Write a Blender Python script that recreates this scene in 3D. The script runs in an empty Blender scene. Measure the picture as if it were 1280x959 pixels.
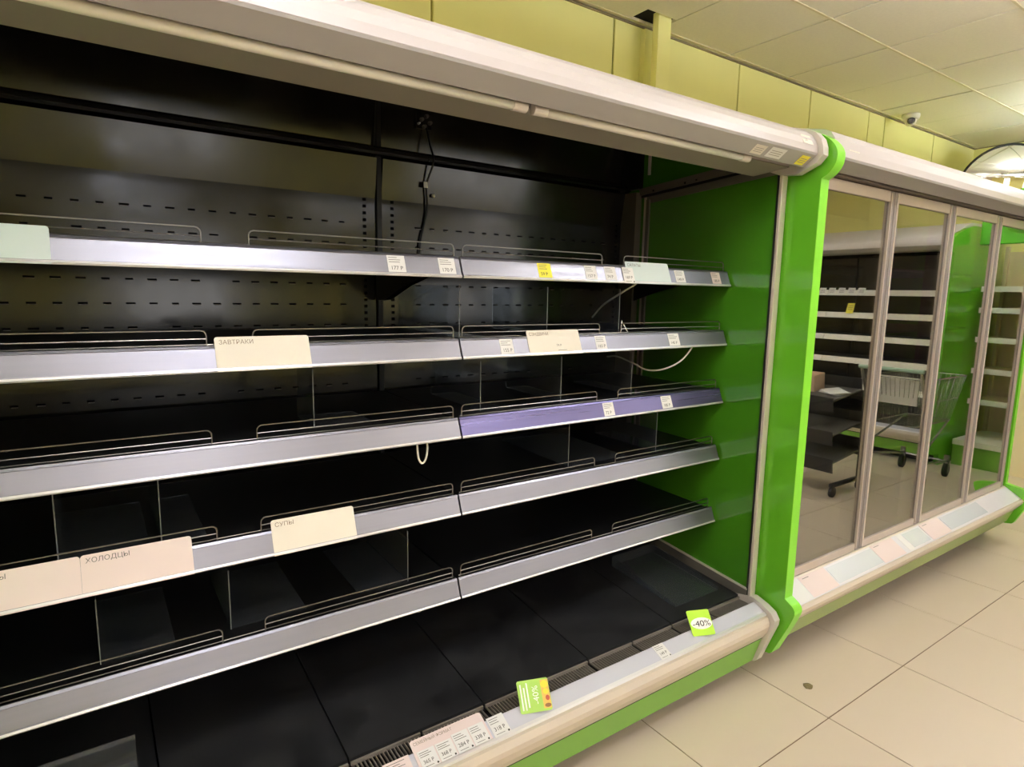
import bpy, bmesh, math, random
from mathutils import Matrix, Vector
random.seed(7)
SC = bpy.context.scene
COL = SC.collection

# ------------------------------------------------------------------ camera
def make_camera():
    yaw, pitch, roll = (math.radians(a) for a in (34.687, -8.316, 1.001))
    fwd = Vector((math.sin(yaw) * math.cos(pitch), math.cos(yaw) * math.cos(pitch), math.sin(pitch)))
    right = Vector((math.cos(yaw), -math.sin(yaw), 0))
    up = right.cross(fwd)
    r = right * math.cos(roll) + up * math.sin(roll)
    u = -right * math.sin(roll) + up * math.cos(roll)
    m = Matrix((r, u, -fwd)).transposed().to_4x4()
    m.translation = Vector((0, 0, 1.56))
    cd = bpy.data.cameras.new('camera')
    cd.sensor_width = 36.0
    cd.lens = 36.0 * 768.3 / 1280.0
    cd.clip_start = 0.02
    co = bpy.data.objects.new('camera', cd)
    COL.objects.link(co)
    co.matrix_world = m
    SC.camera = co
make_camera()

# ------------------------------------------------------------------ world, view
LAMP_STRENGTH = 10.5       # lower opal face of the added pendants
UPLIGHT_STRENGTH = 66.0   # upper face, added to brighten the ceiling
W = bpy.data.worlds.new('world')
SC.world = W
W.use_nodes = True
W.node_tree.nodes['Background'].inputs[0].default_value = (1.0, 0.97, 0.94, 1)
W.node_tree.nodes['Background'].inputs[1].default_value = 3.0
SC.view_settings.view_transform = 'Standard'
SC.view_settings.look = 'None'
SC.view_settings.exposure = 0.12
SC.view_settings.gamma = 1.0
SC.view_settings.use_curve_mapping = False
SC.cycles.max_bounces = 10
SC.cycles.diffuse_bounces = 5
SC.cycles.glossy_bounces = 6
SC.cycles.transparent_max_bounces = 24
SC.cycles.caustics_reflective = False
SC.cycles.caustics_refractive = False

# ------------------------------------------------------------------ materials
def lin(c):
    return tuple(((v / 255) / 12.92 if v / 255 <= .04045 else ((v / 255 + .055) / 1.055) ** 2.4) for v in c) + (1,)

MATS = {}
def mat(name, rgb, rough=0.5, metal=0.0, spec=0.5, noise=None, amount=0.12, bump=0.0, coat=0.0, stretch=(1, 1, 1),
        rough_var=0.0, alpha=None, emit=None):
    m = bpy.data.materials.new(name)
    m.use_nodes = True
    nt = m.node_tree
    b = nt.nodes['Principled BSDF']
    c = lin(rgb)
    b.inputs['Base Color'].default_value = c
    b.inputs['Roughness'].default_value = rough
    b.inputs['Metallic'].default_value = metal
    b.inputs['Specular IOR Level'].default_value = spec
    b.inputs['Coat Weight'].default_value = coat
    b.inputs['Coat Roughness'].default_value = 0.04
    if emit:
        b.inputs['Emission Color'].default_value = c
        b.inputs['Emission Strength'].default_value = emit
    if noise:
        tc = nt.nodes.new('ShaderNodeTexCoord')
        mp = nt.nodes.new('ShaderNodeMapping')
        mp.inputs['Scale'].default_value = stretch
        nz = nt.nodes.new('ShaderNodeTexNoise')
        nz.inputs['Scale'].default_value = noise
        nz.inputs['Detail'].default_value = 6
        nt.links.new(tc.outputs['Object'], mp.inputs['Vector'])
        nt.links.new(mp.outputs['Vector'], nz.inputs['Vector'])
        mx = nt.nodes.new('ShaderNodeMix')
        mx.data_type = 'RGBA'
        d = tuple(max(0, v * (1 - amount)) for v in c[:3]) + (1,)
        e = tuple(min(1, v * (1 + amount)) for v in c[:3]) + (1,)
        mx.inputs[6].default_value = d
        mx.inputs[7].default_value = e
        nt.links.new(nz.outputs['Fac'], mx.inputs[0])
        nt.links.new(mx.outputs[2], b.inputs['Base Color'])
        if rough_var:
            mr = nt.nodes.new('ShaderNodeMapRange')
            mr.inputs[1].default_value = 0.3
            mr.inputs[2].default_value = 0.7
            mr.inputs[3].default_value = max(0.02, rough - rough_var)
            mr.inputs[4].default_value = rough + rough_var
            nt.links.new(nz.outputs['Fac'], mr.inputs[0])
            nt.links.new(mr.outputs[0], b.inputs['Roughness'])
        if bump:
            bp = nt.nodes.new('ShaderNodeBump')
            bp.inputs['Strength'].default_value = bump
            bp.inputs['Distance'].default_value = 0.004
            nt.links.new(nz.outputs['Fac'], bp.inputs['Height'])
            nt.links.new(bp.outputs['Normal'], b.inputs['Normal'])
    MATS[name] = m
    return m

def sheet_glass(name, tint, base_fac, rough=0.0, haze=0.0):
    """thin pane: clear transmission mixed with a Fresnel-weighted mirror reflection"""
    m = bpy.data.materials.new(name)
    m.use_nodes = True
    nt = m.node_tree
    nt.nodes.remove(nt.nodes['Principled BSDF'])
    out = nt.nodes['Material Output']
    tr = nt.nodes.new('ShaderNodeBsdfTransparent')
    tr.inputs[0].default_value = lin(tint)
    gl = nt.nodes.new('ShaderNodeBsdfGlossy')
    gl.inputs['Roughness'].default_value = rough
    gl.inputs['Color'].default_value = (0.95, 0.95, 0.93, 1)
    lw = nt.nodes.new('ShaderNodeLayerWeight')
    lw.inputs[0].default_value = 0.5
    pw = nt.nodes.new('ShaderNodeMath')
    pw.operation = 'POWER'
    pw.inputs[1].default_value = 5.0
    nt.links.new(lw.outputs['Facing'], pw.inputs[0])
    ad = nt.nodes.new('ShaderNodeMath')     # Schlick: F0 + (1 - F0) * (1 - cos)^5
    ad.operation = 'MULTIPLY_ADD'
    ad.use_clamp = True
    ad.inputs[1].default_value = 1.0 - base_fac
    ad.inputs[2].default_value = base_fac
    nt.links.new(pw.outputs[0], ad.inputs[0])
    mx = nt.nodes.new('ShaderNodeMixShader')
    nt.links.new(ad.outputs[0], mx.inputs[0])
    nt.links.new(tr.outputs[0], mx.inputs[1])
    nt.links.new(gl.outputs[0], mx.inputs[2])
    last = mx
    if haze:
        df = nt.nodes.new('ShaderNodeBsdfDiffuse')
        df.inputs[0].default_value = (0.7, 0.72, 0.75, 1)
        m2 = nt.nodes.new('ShaderNodeMixShader')
        m2.inputs[0].default_value = haze
        nt.links.new(mx.outputs[0], m2.inputs[1])
        nt.links.new(df.outputs[0], m2.inputs[2])
        last = m2
    nt.links.new(last.outputs[0], out.inputs[0])
    MATS[name] = m

mat('floor_tile', (210, 194, 174), 0.34, noise=2.5, amount=0.035, rough_var=0.03)
mat('grout', (112, 88, 66), 0.8)
mat('floor_base', (180, 162, 135), 0.5, noise=2.0, amount=0.05)
mat('ceiling_tile', (240, 234, 212), 0.9, noise=60, amount=0.06, bump=0.15)
mat('ceiling_grid', (224, 214, 178), 0.6)
mat('ceiling_gap', (140, 128, 98), 0.9)
mat('void', (12, 10, 9), 0.9)
mat('wall_lime', (244, 241, 160), 0.75, noise=2.0, amount=0.05)
mat('wall_seam', (150, 145, 62), 0.8)
mat('wall_cream', (236, 220, 190), 0.6, noise=3, amount=0.03)
mat('black_steel', (22, 21, 20), 0.17, spec=0.62, noise=5, amount=0.25, rough_var=0.07)
mat('black_matt', (14, 14, 15), 0.42, spec=0.35, noise=8, amount=0.3)
mat('tray_black', (30, 30, 32), 0.42, spec=0.45, noise=9, amount=0.6, rough_var=0.12)
mat('slot', (3, 3, 3), 0.9, spec=0.1)
mat('slot_lip', (92, 88, 82), 0.35, metal=0.7)
mat('aluminium', (140, 139, 150), 0.37, metal=0.85, noise=22, amount=0.10, stretch=(0.06, 1, 4), rough_var=0.08, bump=0.02)
mat('aluminium_violet', (104, 99, 140), 0.3, metal=0.8, noise=30, amount=0.12, stretch=(0.04, 1, 4), rough_var=0.05, bump=0.02)  # violet reflection of the surroundings painted into the metal colour
mat('aluminium_edge', (226, 224, 226), 0.3, metal=0.6)
mat('deck_rail_plastic', (204, 204, 216), 0.3, noise=14, amount=0.05, stretch=(0.1, 1, 1), coat=0.3)
mat('canopy_paint', (198, 191, 192), 0.3, noise=3, amount=0.03)
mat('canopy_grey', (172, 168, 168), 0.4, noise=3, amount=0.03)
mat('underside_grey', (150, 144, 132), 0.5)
mat('cap_plastic', (205, 198, 192), 0.35)
mat('bumper_beige', (203, 191, 176), 0.35, noise=4, amount=0.04)
mat('green_panel', (98, 176, 40), 0.16, spec=0.5, noise=2.0, amount=0.05, coat=0.35)
mat('green_glass_panel', (66, 128, 26), 0.06, spec=0.6, noise=2.0, amount=0.06, coat=0.5)
mat('green_edge', (130, 212, 54), 0.35)
mat('green_base', (118, 176, 62), 0.3, noise=3, amount=0.05)
mat('olive_base', (142, 164, 92), 0.3, noise=3, amount=0.05)
mat('green_fascia', (84, 170, 34), 0.4)
mat('strip_grey', (112, 108, 100), 0.45, metal=0.3)
mat('post_grey', (104, 98, 88), 0.42, metal=0.2)
mat('strip_silver', (206, 200, 186), 0.3, metal=0.15)
mat('tube_white', (240, 236, 226), 0.3, coat=0.3)
mat('tube_cap', (232, 222, 214), 0.35)
mat('wire_dark', (128, 124, 120), 0.28, metal=0.9)
mat('wire_bright', (215, 212, 206), 0.25, metal=0.9)
mat('paper_white', (230, 229, 228), 0.6)
mat('paper_yellow', (244, 234, 74), 0.6)
mat('paper_cream', (230, 224, 212), 0.55)
mat('paper_pink', (228, 211, 209), 0.5)
mat('paper_blue', (206, 219, 218), 0.5)
mat('print_grey', (112, 108, 106), 0.8)
mat('print_faint', (168, 162, 154), 0.8)
mat('print_dark', (52, 50, 50), 0.8)
mat('print_brown', (140, 122, 104), 0.8)
mat('print_white', (250, 252, 244), 0.7)
mat('card_green', (168, 212, 92), 0.45)
mat('card_green_dark', (122, 186, 62), 0.45)
mat('card_lime', (176, 226, 40), 0.45)
mat('card_yellow', (250, 220, 60), 0.5)
mat('card_orange', (234, 188, 90), 0.5)
mat('card_red', (186, 84, 58), 0.5)
mat('card_brown', (134, 92, 44), 0.5)
mat('acrylic_edge', (100, 102, 104), 0.35)
mat('cable_white', (226, 224, 212), 0.4)
mat('cable_black', (10, 10, 10), 0.4)
mat('frame_metal', (152, 142, 140), 0.38, metal=0.4)
mat('frame_beige', (204, 190, 180), 0.38, metal=0.3)
mat('frame_light', (232, 222, 212), 0.35, metal=0.3)
mat('gasket', (92, 82, 72), 0.6)
mat('inner_brown', (96, 88, 76), 0.55)
mat('sill_pale', (222, 220, 226), 0.3, noise=10, amount=0.04)
mat('sill_window', (214, 220, 228), 0.15, coat=0.5)
mat('debris', (112, 98, 66), 0.9, noise=120, amount=0.4)
mat('dome_white', (236, 230, 214), 0.4)
mat('dome_dark', (30, 27, 26), 0.08, spec=0.8)
mat('mirror_chrome', (240, 240, 240), 0.03, metal=1.0)
mat('rubber_black', (18, 18, 18), 0.6)
mat('shelf_white', (236, 232, 222), 0.4)
mat('shelf_beige', (222, 204, 172), 0.55, noise=4, amount=0.04)
mat('cart_steel', (170, 174, 170), 0.25, metal=0.9)
mat('cart_plastic', (160, 190, 170), 0.4)
mat('rack_grey', (92, 90, 86), 0.45)
mat('grille_metal', (138, 130, 122), 0.4, metal=0.3)
mat('rack_dark', (42, 41, 40), 0.5)
mat('cardboard', (214, 180, 158), 0.7, noise=8, amount=0.06)
mat('lamp_frame', (230, 228, 220), 0.5)
mat('lamp_diffuser', (236, 240, 255), 0.6, emit=LAMP_STRENGTH)
mat('lamp_uplight', (236, 240, 255), 0.6, emit=UPLIGHT_STRENGTH)
sheet_glass('door_glass', (205, 205, 195), 0.40)
sheet_glass('acrylic', (236, 240, 244), 0.045, rough=0.05, haze=0.027)

# ------------------------------------------------------------------ mesh helpers
def rot_x(a): return Matrix.Rotation(a, 4, 'X')

def add_box(bm, x0, x1, y0, y1, z0, z1, m=None):
    vs = [Vector((x, y, z)) for x in (x0, x1) for y in (y0, y1) for z in (z0, z1)]
    if m is not None:
        vs = [m @ v for v in vs]
    v = [bm.verts.new(p) for p in vs]
    for f in ((0, 1, 3, 2), (4, 6, 7, 5), (0, 4, 5, 1), (2, 3, 7, 6), (0, 2, 6, 4), (1, 5, 7, 3)):
        bm.faces.new([v[i] for i in f])
    return bm

def box(x0, x1, y0, y1, z0, z1, m=None, bevel=0.0):
    bm = bmesh.new()
    add_box(bm, x0, x1, y0, y1, z0, z1, m)
    if bevel:
        bmesh.ops.bevel(bm, geom=bm.edges[:], offset=bevel, segments=2, affect='EDGES', profile=0.5)
    return bm

def add_prism(bm, prof, x0, x1):
    """closed (y,z) outline swept along X"""
    a = [bm.verts.new((x0, y, z)) for y, z in prof]
    b = [bm.verts.new((x1, y, z)) for y, z in prof]
    n = len(prof)
    for i in range(n):
        j = (i + 1) % n
        bm.faces.new((a[i], a[j], b[j], b[i]))
    bm.faces.new(a)
    bm.faces.new(list(reversed(b)))
    bmesh.ops.recalc_face_normals(bm, faces=bm.faces[:])
    return bm

def prism(prof, x0, x1):
    return add_prism(bmesh.new(), prof, x0, x1)

def add_tube(bm, pts, r, seg=8, closed=False):
    pts = [Vector(p) for p in pts]
    n = len(pts)
    rings = []
    prev_n = None
    for i, p in enumerate(pts):
        if closed:
            t = (pts[(i + 1) % n] - pts[i - 1]).normalized()
        else:
            t = (pts[min(i + 1, n - 1)] - pts[max(i - 1, 0)]).normalized()
        if prev_n is None:
            ref = Vector((0, 0, 1)) if abs(t.z) < 0.9 else Vector((0, 1, 0))
            nn = t.cross(ref).normalized()
        else:
            nn = (prev_n - t * prev_n.dot(t)).normalized()
        prev_n = nn
        bb = t.cross(nn)
        rings.append([bm.verts.new(p + (nn * math.cos(2 * math.pi * k / seg) + bb * math.sin(2 * math.pi * k / seg)) * r) for k in range(seg)])
    m = n if closed else n - 1
    for i in range(m):
        a, b = rings[i], rings[(i + 1) % n]
        for k in range(seg):
            bm.faces.new((a[k], a[(k + 1) % seg], b[(k + 1) % seg], b[k]))
    if not closed:
        bm.faces.new(list(reversed(rings[0])))
        bm.faces.new(rings[-1])
    return bm

def tube(pts, r, seg=8, closed=False):
    return add_tube(bmesh.new(), pts, r, seg, closed)

def add_poly_plate(bm, outline, thick, m):
    """outline in local (x,z), extruded along local y from 0 to thick, then transformed by m"""
    a = [bm.verts.new(m @ Vector((x, 0, z))) for x, z in outline]
    b = [bm.verts.new(m @ Vector((x, thick, z))) for x, z in outline]
    n = len(outline)
    for i in range(n):
        j = (i + 1) % n
        bm.faces.new((a[i], b[i], b[j], a[j]))
    bm.faces.new(a)
    bm.faces.new(list(reversed(b)))
    bmesh.ops.recalc_face_normals(bm, faces=bm.faces[:])

def rounded_rect(w, h, r, bottom_round=False, seg=4):
    pts = []
    def arc(cx, cz, a0):
        for k in range(seg + 1):
            a = a0 + math.pi / 2 * k / seg
            pts.append((cx + r * math.cos(a), cz + r * math.sin(a)))
    if bottom_round:
        arc(w / 2 - r, r, -math.pi / 2)
    else:
        pts.append((w / 2, 0))
    arc(w / 2 - r, h - r, 0)
    arc(-w / 2 + r, h - r, math.pi / 2)
    if bottom_round:
        arc(-w / 2 + r, r, math.pi)
    else:
        pts.append((-w / 2, 0))
    return pts

def smooth(o):
    for p in o.data.polygons:
        p.use_smooth = True

def obj(name, bm, material, parent=None, sm=False):
    me = bpy.data.meshes.new(name)
    bm.to_mesh(me)
    bm.free()
    me.materials.append(MATS[material])
    o = bpy.data.objects.new(name, me)
    COL.objects.link(o)
    if parent is not None:
        attach(o, parent)
    if sm:
        smooth(o)
    return o

INV = {}
def attach(o, parent):
    o.parent = parent
    if parent.name in INV:
        o.matrix_parent_inverse = INV[parent.name]

def copy_to(o, offset, parent=None, name=None):
    c = o.copy()
    if name:
        c.name = name
    COL.objects.link(c)
    if parent is not None:
        c.parent = parent
        if parent.name in INV:
            c.matrix_parent_inverse = INV[parent.name]
    c.location = Vector(o.location) + Vector(offset)
    return c

def tag(o, label, cat, group=None):
    o['label'] = label
    o['category'] = cat
    if group:
        o['group'] = group
    return o

def thing(name, label, cat, loc, group=None):
    o = bpy.data.objects.new(name, None)
    o.empty_display_size = 0.1
    COL.objects.link(o)
    o.location = loc
    INV[o.name] = Matrix.Translation(-Vector(loc))
    tag(o, label, cat, group)
    return o

def struct(name, bm, material):
    o = obj(name, bm, material)
    o['kind'] = 'structure'
    return o

def text_mesh(body, size):
    """flat lettering in local (x,z), reading along +x, facing -y; origin at the left of the baseline"""
    cu = bpy.data.curves.new('lettering', 'FONT')
    cu.body = body
    cu.size = size
    to = bpy.data.objects.new('lettering', cu)
    COL.objects.link(to)
    dg = bpy.context.evaluated_depsgraph_get()
    dg.update()
    me = bpy.data.meshes.new_from_object(to.evaluated_get(dg))
    bpy.data.objects.remove(to)
    bpy.data.curves.remove(cu)
    me.transform(Matrix.Rotation(math.pi / 2, 4, 'X'))
    return me

def add_text(bm, body, size, x, z, y=-0.0006, width=None, turn=0.0):
    me = text_mesh(body, size)
    if width and len(me.vertices):
        w = max(v.co.x for v in me.vertices)
        me.transform(Matrix.Diagonal((width / w, 1, 1, 1)))
    me.transform(Matrix.Translation((x, y, z)) @ Matrix.Rotation(turn, 4, 'Y'))
    bm.from_mesh(me)
    bpy.data.meshes.remove(me)

def add_bar(bm, x0, x1, z0, z1, y=-0.0006):
    v = [bm.verts.new(p) for p in ((x0, y, z0), (x1, y, z0), (x1, y, z1), (x0, y, z1))]
    bm.faces.new(v)

def add_disc(bm, cx, cz, rx, rz, y=-0.0007, seg=18):
    v = [bm.verts.new((cx + rx * math.cos(2 * math.pi * k / seg), y, cz + rz * math.sin(2 * math.pi * k / seg))) for k in range(seg)]
    bm.faces.new(v)

# ------------------------------------------------------------------ the setting
H = 3.03
WY = 2.62
XR = 7.22
floor = struct('floor', box(-4, 11, -7, WY + 0.1, -0.05, -0.006), 'floor_base')
grout = obj('grout_bed', box(-1.5, XR, -1.5, WY, -0.006, -0.0025), 'grout', floor)
TP = 0.6
tile0 = None
for i in range(-5, 10):
    for j in range(-5, 3):
        x, y = 2.2 + TP * i, 1.045 + TP * j
        if x > XR or x < -1.6:
            continue
        if tile0 is None:
            tile0 = obj('floor_tile', box(0.0022, TP - 0.0022, 0.0022, TP - 0.0022, -0.012, 0.0, bevel=0.0012), 'floor_tile', floor)
            tile0.location = (x, y, 0)
        else:
            c = tile0.copy()
            COL.objects.link(c)
            c.location = (x, y, 0)

ceiling = struct('ceiling', box(-4, 11, -7, WY + 0.1, H + 0.02, H + 0.1), 'ceiling_gap')
CP = 0.633
CX0, CY0 = 3.36, 1.94
ct0 = None
for i in range(-6, 7):
    for j in range(-4, 2):
        x, y = CX0 + CP * i, CY0 + CP * j
        if x > XR:
            continue
        if i == -2 and j == 0:      # tile pushed aside next to the wall post
            g = obj('ceiling_tile', box(0.006, 0.41, 0.006, CP - 0.006, 0.0, 0.018), 'ceiling_tile', ceiling)
            g.location = (x, y, H)
            g2 = obj('ceiling_tile', box(0.4105, CP - 0.006, 0.006, 0.50, 0.0, 0.018), 'ceiling_tile', ceiling)
            g2.location = (x, y, H)
            continue
        if ct0 is None:
            ct0 = obj('ceiling_tile', box(0.006, CP - 0.006, 0.006, CP - 0.006, 0.0, 0.018, bevel=0.002), 'ceiling_tile', ceiling)
            ct0.location = (x, y, H)
        else:
            c = ct0.copy()
            COL.objects.link(c)
            c.location = (x, y, H + random.uniform(0, 0.004))
for j in range(-3, 2):
    obj('grid_bar', box(-0.5, XR, CY0 + CP * j - 0.006, CY0 + CP * j + 0.006, H - 0.002, H + 0.012), 'ceiling_grid', ceiling)
obj('ceiling_opening', box(2.49, 2.73, 2.43, 2.60, H + 0.0185, H + 0.0199), 'void', ceiling)  # black sheet painted in for the dark space above the tiles

wall_back = struct('wall_back', box(-4, 11, WY, WY + 0.1, 0, H + 0.02), 'wall_seam')
seams = [-0.83, 0.26, 1.343, 2.43, 3.517, 4.34, 5.17, 5.43, 6.33, XR + 0.02]
for a, b in zip(seams[:-1], seams[1:]):
    obj('wall_panel', box(a + 0.006, b - 0.006, WY - 0.012, WY, 0, H, bevel=0.003), 'wall_lime', wall_back)
obj('ceiling_angle', box(-1, XR, WY - 0.022, WY - 0.012, H - 0.008, H), 'ceiling_gap', wall_back)
wr = struct('wall_right', box(XR, XR + 0.1, 1.62, WY, 0, H), 'wall_lime')
struct('wall_right_recess', box(7.62, 7.72, -2.6, 1.62, 0, H), 'wall_lime')
struct('wall_return', box(XR, 7.72, 1.62, 1.72, 0, H), 'wall_lime')
obj('ceiling_angle', box(XR - 0.010, XR, 1.62, WY - 0.012, H - 0.008, H), 'ceiling_gap', wr)
struct('wall_side', box(7.62, 11, -2.7, -2.6, 0, H), 'wall_cream')
struct('wall_far', box(11, 11.1, -7, -2.6, 0, H), 'wall_cream')
struct('wall_front', box(-4, 11.1, -7.1, -7, 0, 0.6), 'wall_lime')
struct('wall_front_lintel', box(-4, 11.1, -7.1, -7, 2.55, H), 'wall_lime')
for k, (a, b) in enumerate(((-4, 0.4), (2.1, 5.6), (8.8, 11.1))):
    struct('wall_front_pier_%d' % (k + 1), box(a, b, -7.1, -7, 0.6, 2.55), 'wall_lime')
for k, (a, b) in enumerate(((0.4, 2.1), (5.6, 8.8))):  # assumed openings, added for daylight and highlights on the rails
    fr = bmesh.new()
    for q in range(4):
        xx = a + (b - a) * q / 3
        add_box(fr, max(a, xx - 0.03), min(b, xx + 0.03), -7.09, -7.02, 0.6, 2.55)
    add_box(fr, a, b, -7.09, -7.02, 0.6, 0.66)
    add_box(fr, a, b, -7.09, -7.02, 2.49, 2.55)
    struct('window_%d' % (k + 1), fr, 'frame_light')
    ld = bpy.data.lights.new('window_portal', 'AREA')
    ld.shape = 'RECTANGLE'
    ld.size, ld.size_y = b - a, 1.95
    ld.cycles.is_portal = True
    lo = bpy.data.objects.new('window_portal', ld)
    COL.objects.link(lo)
    lo.location = ((a + b) / 2, -7.0, 1.575)
    lo.rotation_euler = (-math.pi / 2, 0, 0)
struct('wall_left', box(-4.1, -4, -7, WY, 0, H), 'wall_cream')
partition = struct('wall_partition', box(6.82, XR, 1.62, WY - 0.012, 0.0, 2.28, bevel=0.004), 'wall_cream')
# boxed-in post standing off the lime wall
pm = prism([(2.45, 2.20), (2.45, H + 0.02), (2.49, H + 0.02), (2.49, 2.20)], 2.598, 2.695)
post = struct('trim_1', pm, 'wall_lime')
cz = struct('trim_2', prism([(2.575, 2.20), (2.575, H - 0.02), (WY - 0.012, H - 0.02), (WY - 0.012, 2.20)], 2.63, 2.72), 'wall_lime')

# ------------------------------------------------------------------ assumed luminaires, added to light the room
lab_x = {-2.0: 'left of the photographer', 0.5: 'over the open cabinet aisle', 3.0: 'facing the green end panel',
         5.5: 'near the far cabinet', 8.0: 'beyond the far cabinet'}
lab_y = {0.25: 'nearest row', -1.55: 'second row', -3.0: 'third row', -4.5: 'last row'}
LZ = 2.72
ADDED_LAMPS = [(lx, ly) for lx in lab_x for ly in lab_y if not ((lx > 7.5 and ly > -2.9) or (lx == 5.5 and ly > -1))] + [(6.2, 0.95)]  # last lamp added to brighten the shelving and far end
lab_x[6.2] = 'above the trolley'
lab_y[0.95] = 'the one'
for lx, ly in ADDED_LAMPS:
    if True:
        t = thing('pendant_light', 'square white pendant light %s, %s from the cabinets' % (lab_x[lx], lab_y[ly]),
                  'pendant light', (lx, ly, LZ), 'square pendant lights')
        fr = bmesh.new()
        w = 0.31
        for a in ((-w, w, -w, -w + 0.02), (-w, w, w - 0.02, w), (-w, -w + 0.02, -w, w), (w - 0.02, w, -w, w)):
            add_box(fr, lx + a[0], lx + a[1], ly + a[2], ly + a[3], LZ, LZ + 0.05)
        obj('light_frame', fr, 'lamp_frame', t)
        obj('diffuser', box(lx - 0.288, lx + 0.288, ly - 0.288, ly + 0.288, LZ + 0.006, LZ + 0.024), 'lamp_diffuser', t)
        obj('uplight', box(lx - 0.288, lx + 0.288, ly - 0.288, ly + 0.288, LZ + 0.026, LZ + 0.044), 'lamp_uplight', t)
        for sx in (-0.3, 0.3):
            obj('hanging_wire', tube([(lx + sx, ly, LZ + 0.05), (lx + sx, ly, H)], 0.002, 5), 'wire_bright', t)

# ------------------------------------------------------------------ open multideck cabinet
SHELF_Z = [1.604, 1.365, 1.124, 0.881, 0.607]       # lower edge of each price rail
TILT = math.atan2(0.022, 0.058)

CANOPY = [(2.30, 2.30), (1.70, 2.29), (1.55, 2.25), (1.40, 2.19), (1.304, 2.150), (1.283, 2.134), (1.268, 2.114), (1.260, 2.092),
          (1.258, 2.070), (1.263, 2.064), (1.308, 2.030), (1.312, 2.031), (1.314, 2.058), (1.362, 2.058), (1.364, 2.040), (1.505, 2.030),
          (1.510, 2.040), (1.510, 2.205), (1.72, 2.266), (2.30, 2.272)]

def shelf_set(root, z, x0, x1, rail_mat, level):
    """one cantilever shelf: tray, price rail, two wire guards, two brackets"""
    top = z + 0.052
    sh = obj('shelf', prism([(1.602, top), (2.17, top + 0.012), (2.17, top - 0.006), (1.612, top - 0.022), (1.602, top - 0.020)], x0 + 0.004, x1 - 0.004), 'black_matt', root)
    # price rail: lipped, tilted profile with a channel
    prof = [(1.578, z), (1.5755, z + 0.004), (1.578, z + 0.009), (1.5795, z + 0.009), (1.5965, z + 0.0530), (1.5955, z + 0.0545),
            (1.600, z + 0.0600), (1.604, z + 0.0600), (1.605, z + 0.053), (1.588, z + 0.006), (1.586, z)]
    obj('price_rail', prism(prof, x0 + 0.003, x1 - 0.003), rail_mat, sh)
    add = obj('rail_lip', prism([(1.5775, z - 0.001), (1.5745, z + 0.003), (1.577, z + 0.0075), (1.5785, z + 0.004)], x0 + 0.003, x1 - 0.003), 'aluminium_edge', sh)
    mid = (x0 + x1) / 2
    for a, b in ((x0 + 0.018, mid - 0.052), (mid + 0.052, x1 - 0.012)):
        g = bmesh.new()
        zt, r = z + 0.096, 0.012
        y = 1.612
        path = [(a, y, top - 0.005), (a, y, zt - r)]
        path += [(a + r - r * math.cos(q), y, zt - r + r * math.sin(q)) for q in (0.5, 1.05, 1.57)]
        path += [(b - r + r * math.sin(q), y, zt - r + r * math.cos(q)) for q in (0, 0.5, 1.05, 1.57)]
        path += [(b, y, top - 0.005)]
        add_tube(g, path, 0.0019, 6)
        for dz in (0.020, 0.034):
            add_tube(g, [(a, y, zt - dz), (b, y, zt - dz)], 0.0016, 6)
        obj('wire_guard', g, 'wire_dark', sh)
    low = obj('guard_rail', tube([(x0 + 0.01, 1.612, z + 0.062), (x1 - 0.01, 1.612, z + 0.062)], 0.0016, 6), 'wire_dark', sh)
    for bx in (x0 + 0.012, x1 - 0.015):
        obj('bracket', prism([(1.63, top - 0.018), (2.19, top), (2.19, top - 0.13), (2.12, top - 0.125), (1.95, top - 0.075), (1.75, top - 0.035)], bx, bx + 0.003), 'black_matt', sh)
    return sh

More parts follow.
